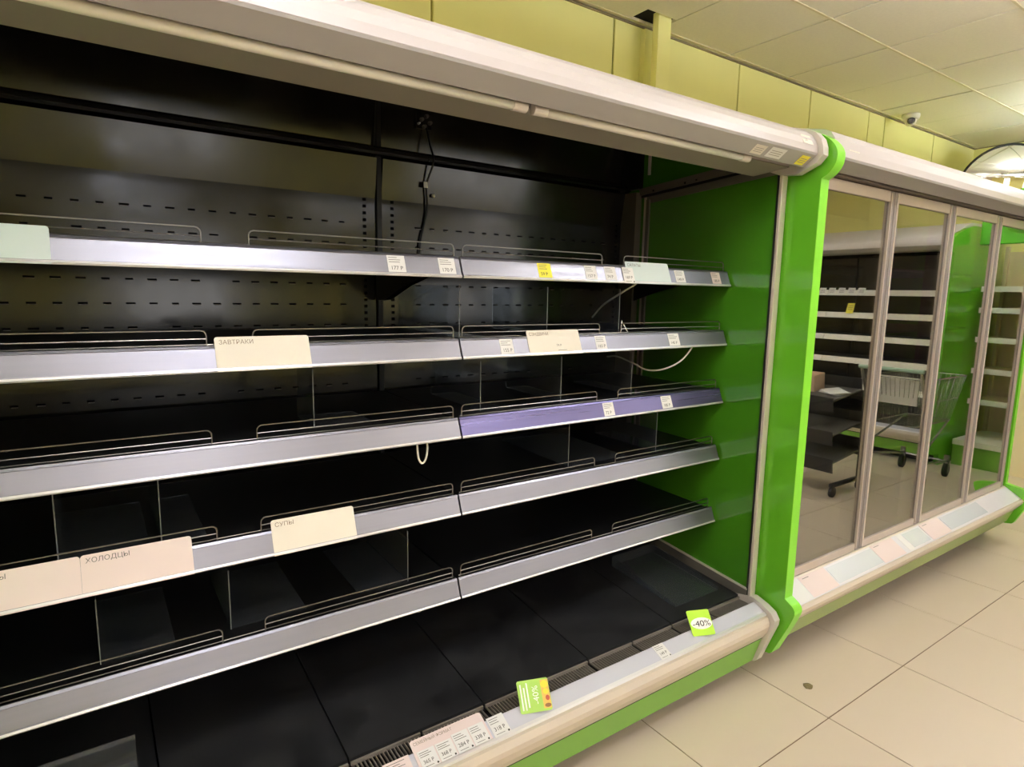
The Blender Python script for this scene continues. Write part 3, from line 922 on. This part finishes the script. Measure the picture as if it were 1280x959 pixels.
Z1, Z2, Z3, Z4, Z5 = SHELF_Z
price_tag(0.682, 0.734, Z1, '177 P', 'white price label reading 177 on the top left rail')
price_tag(0.838, 0.891, Z1, '170 P', 'white price label reading 170 at the right end of the top left rail')
price_tag(1.192, 1.245, Z1, '59 P', 'yellow price label on the top right rail', 'paper_yellow')
price_tag(1.389, 1.442, Z1, '157 P', 'white price label on the top right rail, second after the yellow label')
price_tag(1.479, 1.532, Z1, '74 P', 'white price label on the top right rail, just left of the tall blank card')
price_tag(1.563, 1.616, Z1, '169 P', 'white price label overlapping the left end of the tall blank card on the top rail',
          frame=rail_frame(1.5895, Z1 + 0.0005, y=1.5735))
price_tag(1.838, 1.892, Z1, '149 P', 'white price label just right of the tall blank card on the top rail')
price_tag(2.052, 2.106, Z1, '185 P', 'pinkish price label at the far right end of the top rail', 'paper_pink')
price_tag(1.052, 1.101, Z2, '155 P', 'white price label left of the sandwich card on the second rail')
price_tag(1.448, 1.498, Z2, '165 P', 'white price label right of the sandwich card on the second rail')
price_tag(1.820, 1.880, Z2, '145 P', 'white glare-washed price label near the right end of the second rail')
price_tag(1.498, 1.549, Z3, '72 P', 'white price label on the violet third rail, left of two')
price_tag(1.800, 1.857, Z3, '185 P', 'white price label on the violet third rail, right of two')

# ------------------------------------------------------------------ category cards
def category_card(xa, xb, z, h, body, label, paper='paper_cream', ink='print_brown', tw=None, extra=None, y=1.5745):
    w = xb - xa
    f = rail_frame((xa + xb) / 2, z, y=y)
    t = thing('category_card', label, 'sign', f.translation, 'category cards in the shelf rails')
    bm = bmesh.new()
    add_poly_plate(bm, rounded_rect(w, h, 0.007), 0.0012, f)
    obj('card', bm, paper, t)
    if body:
        p = bmesh.new()
        add_text(p, body, 0.0150, -w / 2 + 0.009, h - 0.0185, width=tw)
        bmesh.ops.transform(p, matrix=f, verts=p.verts[:])
        obj('lettering', p, ink, t)
    if extra:
        p = bmesh.new()
        add_text(p, extra, 0.012, 0.004, h * 0.32)
        add_bar(p, 0.008, 0.045, h * 0.16, h * 0.16 + 0.0015)
        bmesh.ops.transform(p, matrix=f, verts=p.verts[:])
        obj('price_print', p, 'print_grey', t)
    return t

category_card(0.246, 0.468, Z2, 0.086, 'ЗАВТРАКИ', 'cream card reading ЗАВТРАКИ on the second rail from the top', tw=0.078)
category_card(0.357, 0.578, Z4, 0.091, 'СУПЫ', 'cream card reading СУПЫ on the fourth rail', tw=0.048)
category_card(-0.048, 0.173, Z4, 0.091, 'ХОЛОДЦЫ', 'pink card reading ХОЛОДЦЫ left of the СУПЫ card', 'paper_pink', 'print_grey', tw=0.084)
category_card(-0.270, -0.0485, Z4, 0.091, 'ХОЛОДЦЫ', 'pink card reading ХОЛОДЦЫ cut off by the left edge of the photo', 'paper_pink', 'print_grey', tw=0.084)
category_card(-0.271, -0.051, Z1, 0.082, '', 'blank pale bluish card at the left end of the top rail', 'paper_blue')
category_card(1.160, 1.379, Z2, 0.084, 'СЭНДВИЧИ', 'cream card reading СЭНДВИЧИ on the second rail', tw=0.078, extra='74 P')
category_card(1.585, 1.808, Z1, 0.082, 'САЛАТЫ', 'tall white card with faint heading on the top right rail', 'paper_blue', 'print_grey', tw=0.066)

# deck labels along the bottom rail
DECK_TH = math.atan2(0.052, 0.0235)
def deck_frame(x, y=1.3145, z=0.3118, yaw=0.0):
    return Matrix.Translation((x, y, z)) @ Matrix.Rotation(yaw, 4, 'Z') @ Matrix.Rotation(-DECK_TH, 4, 'X')
fam = deck_frame(0.755, y=1.3155, z=0.3145)
t = thing('family_format_card', 'pale pink card headed СЕМЕЙНЫЙ ФОРМАТ on the bottom deck rail', 'sign', fam.translation)
bm = bmesh.new()
add_poly_plate(bm, rounded_rect(0.225, 0.084, 0.008), 0.0012, fam)
obj('card', bm, 'paper_pink', t)
p = bmesh.new()
add_text(p, 'СЕМЕЙНЫЙ ФОРМАТ', 0.012, -0.105, 0.0675, width=0.118)
bmesh.ops.transform(p, matrix=fam, verts=p.verts[:])
obj('lettering', p, 'print_brown', t)
for k, (pr, nm) in enumerate((('365 P', 'first'), ('368 P', 'second'), ('284 P', 'third'), ('338 P', 'last'))):
    x = 0.675 + 0.0535 * k
    price_tag(x - 0.025, x + 0.025, 0, pr, 'white price label on the pink family-format card, %s from the left' % nm,
              frame=deck_frame(x, y=1.3140, z=0.3157), h=0.050 + 0.006 * (k > 1), group='price labels on the bottom deck rail')
price_tag(0.875, 0.930, 0, '318 P', 'white price label just right of the pink family-format card', frame=deck_frame(0.9025), h=0.060, group='price labels on the bottom deck rail')
price_tag(1.570, 1.622, 0, '149 P', 'small white price label on the deck rail left of the lime discount card', frame=deck_frame(1.590), h=0.056, group='price labels on the bottom deck rail')
price_tag(0.560, 0.634, 0, '365 P', 'pale price label at the lower edge of the photo left of the family-format card', 'paper_pink', frame=deck_frame(0.592), h=0.058, group='price labels on the bottom deck rail')

# discount cards leaning on the deck rail
def lean_frame(x, y, z, th, yaw):
    return Matrix.Translation((x, y, z)) @ Matrix.Rotation(yaw, 4, 'Z') @ Matrix.Rotation(-th, 4, 'X')
def part(t, f, bm, m, name):
    bmesh.ops.transform(bm, matrix=f, verts=bm.verts[:])
    return obj(name, bm, m, t)
f = lean_frame(1.031, 1.327, 0.3225, math.radians(43), math.radians(-19))
t = thing('discount_card', 'green discount card with yellow fruit edge and sideways white 40% on the deck rail', 'sign', f.translation, 'discount cards')
bm = bmesh.new()
add_poly_plate(bm, rounded_rect(0.100, 0.090, 0.006, True), 0.0015, Matrix.Identity(4))
part(t, f, bm, 'card_green', 'card')
bm = bmesh.new(); add_bar(bm, 0.024, 0.0485, 0.006, 0.085, -0.0004)
part(t, f, bm, 'card_orange', 'fruit_band')
bm = bmesh.new(); add_disc(bm, 0.036, 0.072, 0.012, 0.011); add_disc(bm, 0.037, 0.052, 0.009, 0.008)
part(t, f, bm, 'card_yellow', 'lemon_print')
bm = bmesh.new(); add_disc(bm, 0.040, 0.034, 0.0065, 0.0075)
part(t, f, bm, 'card_red', 'tomato_print')
bm = bmesh.new(); add_disc(bm, 0.038, 0.014, 0.010, 0.0055)
part(t, f, bm, 'card_brown', 'nut_print')
bm = bmesh.new(); add_text(bm, '-40%', 0.026, 0.013, 0.020, turn=-math.pi / 2)
part(t, f, bm, 'print_white', 'lettering')
bm = bmesh.new()
for x, z0, z1 in ((-0.040, 0.008, 0.080), (-0.030, 0.008, 0.070), (-0.020, 0.014, 0.082)):
    add_bar(bm, x - 0.0022, x + 0.0022, z0, z1)
part(t, f, bm, 'print_white', 'text_lines')
f = lean_frame(1.803, 1.325, 0.3225, math.radians(45), math.radians(-22))
t = thing('discount_card', 'lime card with black -40% on a white oval on the deck rail', 'sign', f.translation, 'discount cards')
bm = bmesh.new()
add_poly_plate(bm, rounded_rect(0.092, 0.092, 0.006, True), 0.0015, Matrix.Identity(4))
part(t, f, bm, 'card_lime', 'card')
bm = bmesh.new(); add_disc(bm, 0.002, 0.043, 0.043, 0.021, -0.0004, 28)
part(t, f, bm, 'print_white', 'oval')
bm = bmesh.new(); add_text(bm, '-40%', 0.029, -0.036, 0.033, -0.0008, width=0.074)
part(t, f, bm, 'print_dark', 'lettering')

# cards lying on the sill of the door cabinet
S_TH = math.atan2(0.085, 0.054)
def sill_frame(x, dy=0.0):
    return Matrix.Translation((x, 1.2815 + dy, 0.3015)) @ Matrix.Rotation(-S_TH, 4, 'X')
def sill_card(x0, x1, m, label, head=True):
    fr = sill_frame((x0 + x1) / 2)
    t = thing('sill_card', label, 'sign', fr.translation, 'cards on the door cabinet sill')
    w = x1 - x0
    bm = bmesh.new()
    add_box(bm, -w / 2, w / 2, 0, 0.0012, 0, 0.099, fr)
    obj('card', bm, m, t)
    if head:
        bm = bmesh.new()
        add_bar(bm, -w * 0.40, -w * 0.16, 0.086, 0.0885)
        bmesh.ops.transform(bm, matrix=fr, verts=bm.verts[:])
        obj('fine_print', bm, 'print_grey', t)
sill_card(2.475, 2.680, 'paper_pink', 'pale pink card on the sill nearest the green end panel')
sill_card(3.105, 3.325, 'paper_pink', 'pale pink card on the sill below the second glass door')
sill_card(3.640, 3.868, 'paper_pink', 'pale pink card on the sill below the third glass door')
sill_card(2.300, 2.470, 'paper_white', 'crumpled white label on the sill against the green end panel')
sill_card(3.372, 3.420, 'paper_white', 'small white label on the sill between two pink cards', False)
for a, b in ((2.69, 3.10), (3.43, 3.62), (3.88, 4.40)):
    bm = bmesh.new()
    add_box(bm, a, b, -0.0002, 0.0006, 0.008, 0.090, Matrix.Translation((0, 1.2815, 0.3015)) @ Matrix.Rotation(-S_TH, 4, 'X'))
    obj('label_window', bm, 'sill_window', sill)

# stickers on the canopies
def sticker(f, w, h, paper, label, ink=True, body=None):
    t = thing('sticker', label, 'sticker', f.translation, 'stickers on the canopies')
    bm = bmesh.new()
    add_box(bm, -w / 2, w / 2, 0, 0.0006, 0, h, f)
    obj('film', bm, paper, t)
    if body:
        bm = bmesh.new()
        add_text(bm, body, h * 0.5, -w * 0.25, h * 0.3)
        bmesh.ops.transform(bm, matrix=f, verts=bm.verts[:])
        obj('lettering', bm, 'print_grey', t)
    elif ink:
        bm = bmesh.new()
        for k in range(3):
            add_bar(bm, -w * 0.38, w * 0.34, h * (0.25 + 0.2 * k), h * (0.25 + 0.2 * k) + h * 0.06)
        bmesh.ops.transform(bm, matrix=f, verts=bm.verts[:])
        obj('fine_print', bm, 'print_faint', t)
# soffit face runs from (1.2615,2.0625) up-front to (1.3065,2.0285) low-back
SF = math.atan2(0.045, 0.034)
def soffit_frame(x, d):
    # local z climbs from the low back edge toward the front edge
    return Matrix.Translation((x, 1.3065 - 0.045 * d - 0.001, 2.0285 + 0.034 * d - 0.0012)) @ Matrix.Rotation(SF, 4, 'X')
sticker(soffit_frame(1.955, 0.15), 0.085, 0.040, 'paper_white', 'white printed sticker under the open cabinet canopy near its right end')
sticker(soffit_frame(1.860, 0.15), 0.060, 0.036, 'paper_cream', 'small cream sticker under the canopy left of the white printed one')
sticker(soffit_frame(2.118, 0.10), 0.050, 0.040, 'paper_yellow', 'yellowish sticker at the very end of the open cabinet canopy')
def nose_frame(x, y, z, th):
    return Matrix.Translation((x, y, z)) @ Matrix.Rotation(-th, 4, 'X')
sticker(nose_frame(2.105, 1.2575, 2.0925, math.radians(28)), 0.060, 0.036, 'paper_cream', 'cream sticker with a number on the rounded nose of the open cabinet canopy', body='21')
sticker(nose_frame(2.40, 1.2495, 2.104, math.radians(24)), 0.075, 0.040, 'paper_cream', 'cream sticker with a number on the door cabinet canopy next to the green panel', body='22')

# ------------------------------------------------------------------ clear acrylic dividers on the shelves
def divider(x, level, label, y0=1.675, y1=2.02, h=0.165, foot=0.10):
    z = SHELF_Z[level] + 0.0525 + (y0 - 1.602) * 0.021
    t = thing('acrylic_divider', label, 'divider', (x, (y0 + y1) / 2, z), 'clear acrylic dividers')
    sl = 0.012 / 0.568
    bm = prism([(y0, z), (y1, z + (y1 - y0) * sl), (y1, z + h), (y0, z + h)], x - 0.0012, x + 0.0012)
    obj('blade', bm, 'acrylic', t)
    obj('front_edge', box(x - 0.0013, x + 0.0013, y0 - 0.0012, y0 - 0.0002, z, z + h), 'acrylic_edge', t)  # opaque strip painted in for the bright glint along the blade
    bm = prism([(y0, z + 0.0008), (y1, z + 0.0008 + (y1 - y0) * sl), (y1, z + 0.0026 + (y1 - y0) * sl), (y0, z + 0.0026)], x + 0.0012, x + foot)
    obj('foot', bm, 'acrylic', t)
divider(0.955, 1, 'clear divider on the second shelf just right of the shelf joint', y1=2.13)
divider(1.300, 1, 'clear divider on the second shelf behind the sandwich card')
divider(1.640, 1, 'clear divider on the second shelf beside the bent wire clip')
divider(0.505, 2, 'clear divider with broad foot on the third shelf below the ЗАВТРАКИ card', y0=1.70, y1=1.86, foot=0.17)
divider(1.035, 2, 'clear divider on the third shelf, first right of the shelf joint')
divider(1.370, 2, 'clear divider on the third shelf, middle of the right-hand three')
divider(1.720, 2, 'clear divider on the third shelf, nearest the green end wall')
divider(-0.090, 3, 'clear divider on the fourth shelf above the ХОЛОДЦЫ cards, left one', foot=0.18)
divider(0.116, 3, 'clear divider on the fourth shelf above the ХОЛОДЦЫ cards, right one')
divider(1.415, 3, 'clear divider with wide foot in the middle of the right fourth shelf', y1=2.11, foot=0.30)
divider(1.860, 3, 'clear divider on the fourth shelf close to the green end wall', y0=1.66)
divider(-0.028, 4, 'clear divider on the fifth shelf below the ХОЛОДЦЫ cards', foot=0.16)
divider(0.262, 4, 'clear divider on the fifth shelf below the СУПЫ card', foot=0.20)
divider(0.775, 4, 'clear divider on the fifth shelf near the shelf joint', foot=-0.16)
# clear sheet and clear tray on the bottom deck
t = thing('acrylic_sheet', 'clear plastic sheet standing on the bottom deck in the lower left corner', 'divider', (-0.05, 1.6, 0.36))
obj('sheet', box(-0.20, 0.028, 1.600, 1.603, 0.352, 0.500), 'acrylic', t)
obj('foot', box(-0.20, 0.028, 1.603, 1.70, 0.3615, 0.3635), 'acrylic', t)
t = thing('clear_tray', 'shallow clear plastic tray lying on the bottom deck by the green end wall', 'tray', (1.98, 1.66, 0.37))
ty0, ty1, tx0, tx1 = 1.50, 1.86, 1.84, 2.11
zz = lambda y: 0.334 + (y - 1.44) * 0.0947 + 0.002
bm = bmesh.new()
add_prism(bm, [(ty0, zz(ty0)), (ty1, zz(ty1)), (ty1, zz(ty1) + 0.002), (ty0, zz(ty0) + 0.002)], tx0, tx1)
obj('base', bm, 'acrylic', t)
for a, b in ((tx0, tx0 + 0.002), (tx1 - 0.002, tx1)):
    obj('side', prism([(ty0, zz(ty0) + 0.002), (ty1, zz(ty1) + 0.002), (ty1, zz(ty1) + 0.045), (ty0, zz(ty0) + 0.012)], a, b), 'acrylic', t)
obj('back', box(tx0 + 0.002, tx1 - 0.002, ty1 - 0.002, ty1, zz(ty1) + 0.002, zz(ty1) + 0.045), 'acrylic', t)

# ------------------------------------------------------------------ cables and small fittings
def curve_pts(ctrl, n=8):
    out = []
    P = [Vector(p) for p in ctrl]
    P = [P[0] * 2 - P[1]] + P + [P[-1] * 2 - P[-2]]
    for i in range(1, len(P) - 2):
        for k in range(n):
            s = k / n
            a, b, c, d = P[i - 1], P[i], P[i + 1], P[i + 2]
            out.append(0.5 * ((2 * b) + (c - a) * s + (2 * a - 5 * b + 4 * c - d) * s * s + (3 * b - a - 3 * c + d) * s ** 3))
    out.append(P[-2])
    return out
t = thing('sensor_cable', 'black cable with white clip hanging down the cabinet back panel', 'cable', (1.10, 2.19, 1.75))
obj('cord', tube(curve_pts([(1.100, 2.187, 2.18), (1.104, 2.165, 2.11), (1.112, 2.150, 2.045), (1.096, 2.176, 1.965), (1.104, 2.187, 1.90), (1.098, 2.192, 1.84), (1.078, 2.19, 1.76), (1.072, 2.19, 1.68)]), 0.004, 8), 'cable_black', t, sm=True)
obj('clip', box(1.080, 1.097, 2.166, 2.172, 1.950, 1.972, bevel=0.002), 'paper_white', t)
bm = bmesh.new()
bmesh.ops.create_uvsphere(bm, u_segments=12, v_segments=8, radius=0.008, matrix=Matrix.Translation((1.130, 2.186, 1.926)))
obj('plug', bm, 'paper_white', t, sm=True)
t = thing('sensor_block', 'small cluster of dark knobs at the top of the hanging black cable', 'sensor', (1.10, 2.2, 2.18))
for k, (dx, dz, m) in enumerate(((-0.020, 0.012, 'strip_grey'), (-0.032, -0.004, 'paper_white'), (0.0, 0.026, 'rack_grey'), (0.014, 0.004, 'strip_grey'), (-0.010, -0.012, 'strip_grey'))):
    bm = bmesh.new()
    bmesh.ops.create_cone(bm, cap_ends=True, segments=10, radius1=0.008 - 0.003 * (k == 1), radius2=0.006 - 0.003 * (k == 1), depth=0.016, matrix=Matrix.Translation((1.10 + dx, 2.180, 2.185 + dz)) @ rot_x(math.pi / 2))
    obj('knob', bm, m, t)
obj('mount', box(1.06, 1.122, 2.186, 2.1895, 2.165, 2.22), 'black_matt', t)
def cable(pts, r, m, name, label):
    tag(obj(name, tube(curve_pts(pts), r, 8), m, None, sm=True), label, 'cable', 'white shelf cables')
cable([(0.775, 1.600, 1.132), (0.772, 1.597, 1.112), (0.776, 1.596, 1.075), (0.788, 1.597, 1.060), (0.800, 1.598, 1.072), (0.806, 1.599, 1.105), (0.802, 1.602, 1.132)], 0.0032, 'cable_white', 'shelf_cable', 'white cable loop hanging under the third rail left of the joint')
cable([(0.752, 1.598, 0.616), (0.760, 1.596, 0.604), (0.774, 1.595, 0.597), (0.788, 1.596, 0.603), (0.796, 1.598, 0.616)], 0.0030, 'cable_white', 'shelf_cable', 'small white cable loop peeping below the fifth rail')
cable([(1.66, 1.606, 1.612), (1.655, 1.62, 1.598), (1.66, 1.70, 1.565), (1.69, 1.82, 1.52), (1.71, 1.90, 1.47)], 0.0034, 'cable_white', 'shelf_cable', 'pale cable curving back from under the top right rail')
cable([(1.975, 1.600, 1.372), (1.968, 1.602, 1.352), (1.93, 1.62, 1.305), (1.88, 1.66, 1.272), (1.85, 1.72, 1.265), (1.85, 1.80, 1.285), (1.84, 1.88, 1.305), (1.83, 1.93, 1.30)], 0.0034, 'cable_white', 'shelf_cable', 'pale cable sagging below the second rail in front of the green wall')
t = tag(obj('wire_clip', tube([(1.600, 1.622, 1.420), (1.618, 1.640, 1.468), (1.640, 1.622, 1.420)], 0.0034, 8), 'wire_bright'), 'bent bright metal clip standing on the second shelf like a letter A', 'clip')

# scrap on the floor
bm = bmesh.new()
bmesh.ops.create_icosphere(bm, subdivisions=2, radius=0.022)
for v in bm.verts:
    v.co = Vector((v.co.x * random.uniform(0.7, 1.1), v.co.y * random.uniform(0.7, 1.1), max(0, v.co.z * 0.35 * random.uniform(0.6, 1.2))))
bmesh.ops.translate(bm, verts=bm.verts[:], vec=(2.317, 1.193, 0))
tag(obj('floor_scrap', bm, 'debris'), 'small brownish scrap of dirt lying on the beige floor tiles', 'scrap')

# labels in the rails of the far cabinet, seen mirrored in the first glass door
def far_label(yc, w, z, h, paper, label, name='price_label', cat='price label', tilt=TILT):
    f = Matrix.Translation((6.7645, yc, z)) @ Matrix.Rotation(-math.pi / 2, 4, 'Z') @ Matrix.Rotation(-tilt, 4, 'X')
    t = thing(name, label, cat, f.translation, 'labels on the far cabinet')
    bm = bmesh.new()
    add_box(bm, -w / 2, w / 2, 0, 0.001, 0, h, f)
    obj('card', bm, paper, t)
    p = bmesh.new()
    for k in range(3):
        add_bar(p, -w * 0.36, w * 0.30, h * (0.35 + 0.18 * k), h * (0.35 + 0.18 * k) + h * 0.05)
    bmesh.ops.transform(p, matrix=f, verts=p.verts[:])
    obj('fine_print', p, 'print_grey', t)
for k, nm in enumerate(('first', 'second', 'third', 'fourth', 'fifth')):
    far_label(-0.56 - 0.105 * (4 - k), 0.075, SHELF_Z[0] + 0.002, 0.085, 'paper_white', 'white label on the mirrored far cabinet top rail, %s from the left' % nm)
far_label(-0.66, 0.075, SHELF_Z[1] + 0.05, 0.115, 'paper_yellow', 'yellow notice standing on the far cabinet second rail, mirrored in the first door', 'notice', 'sign')
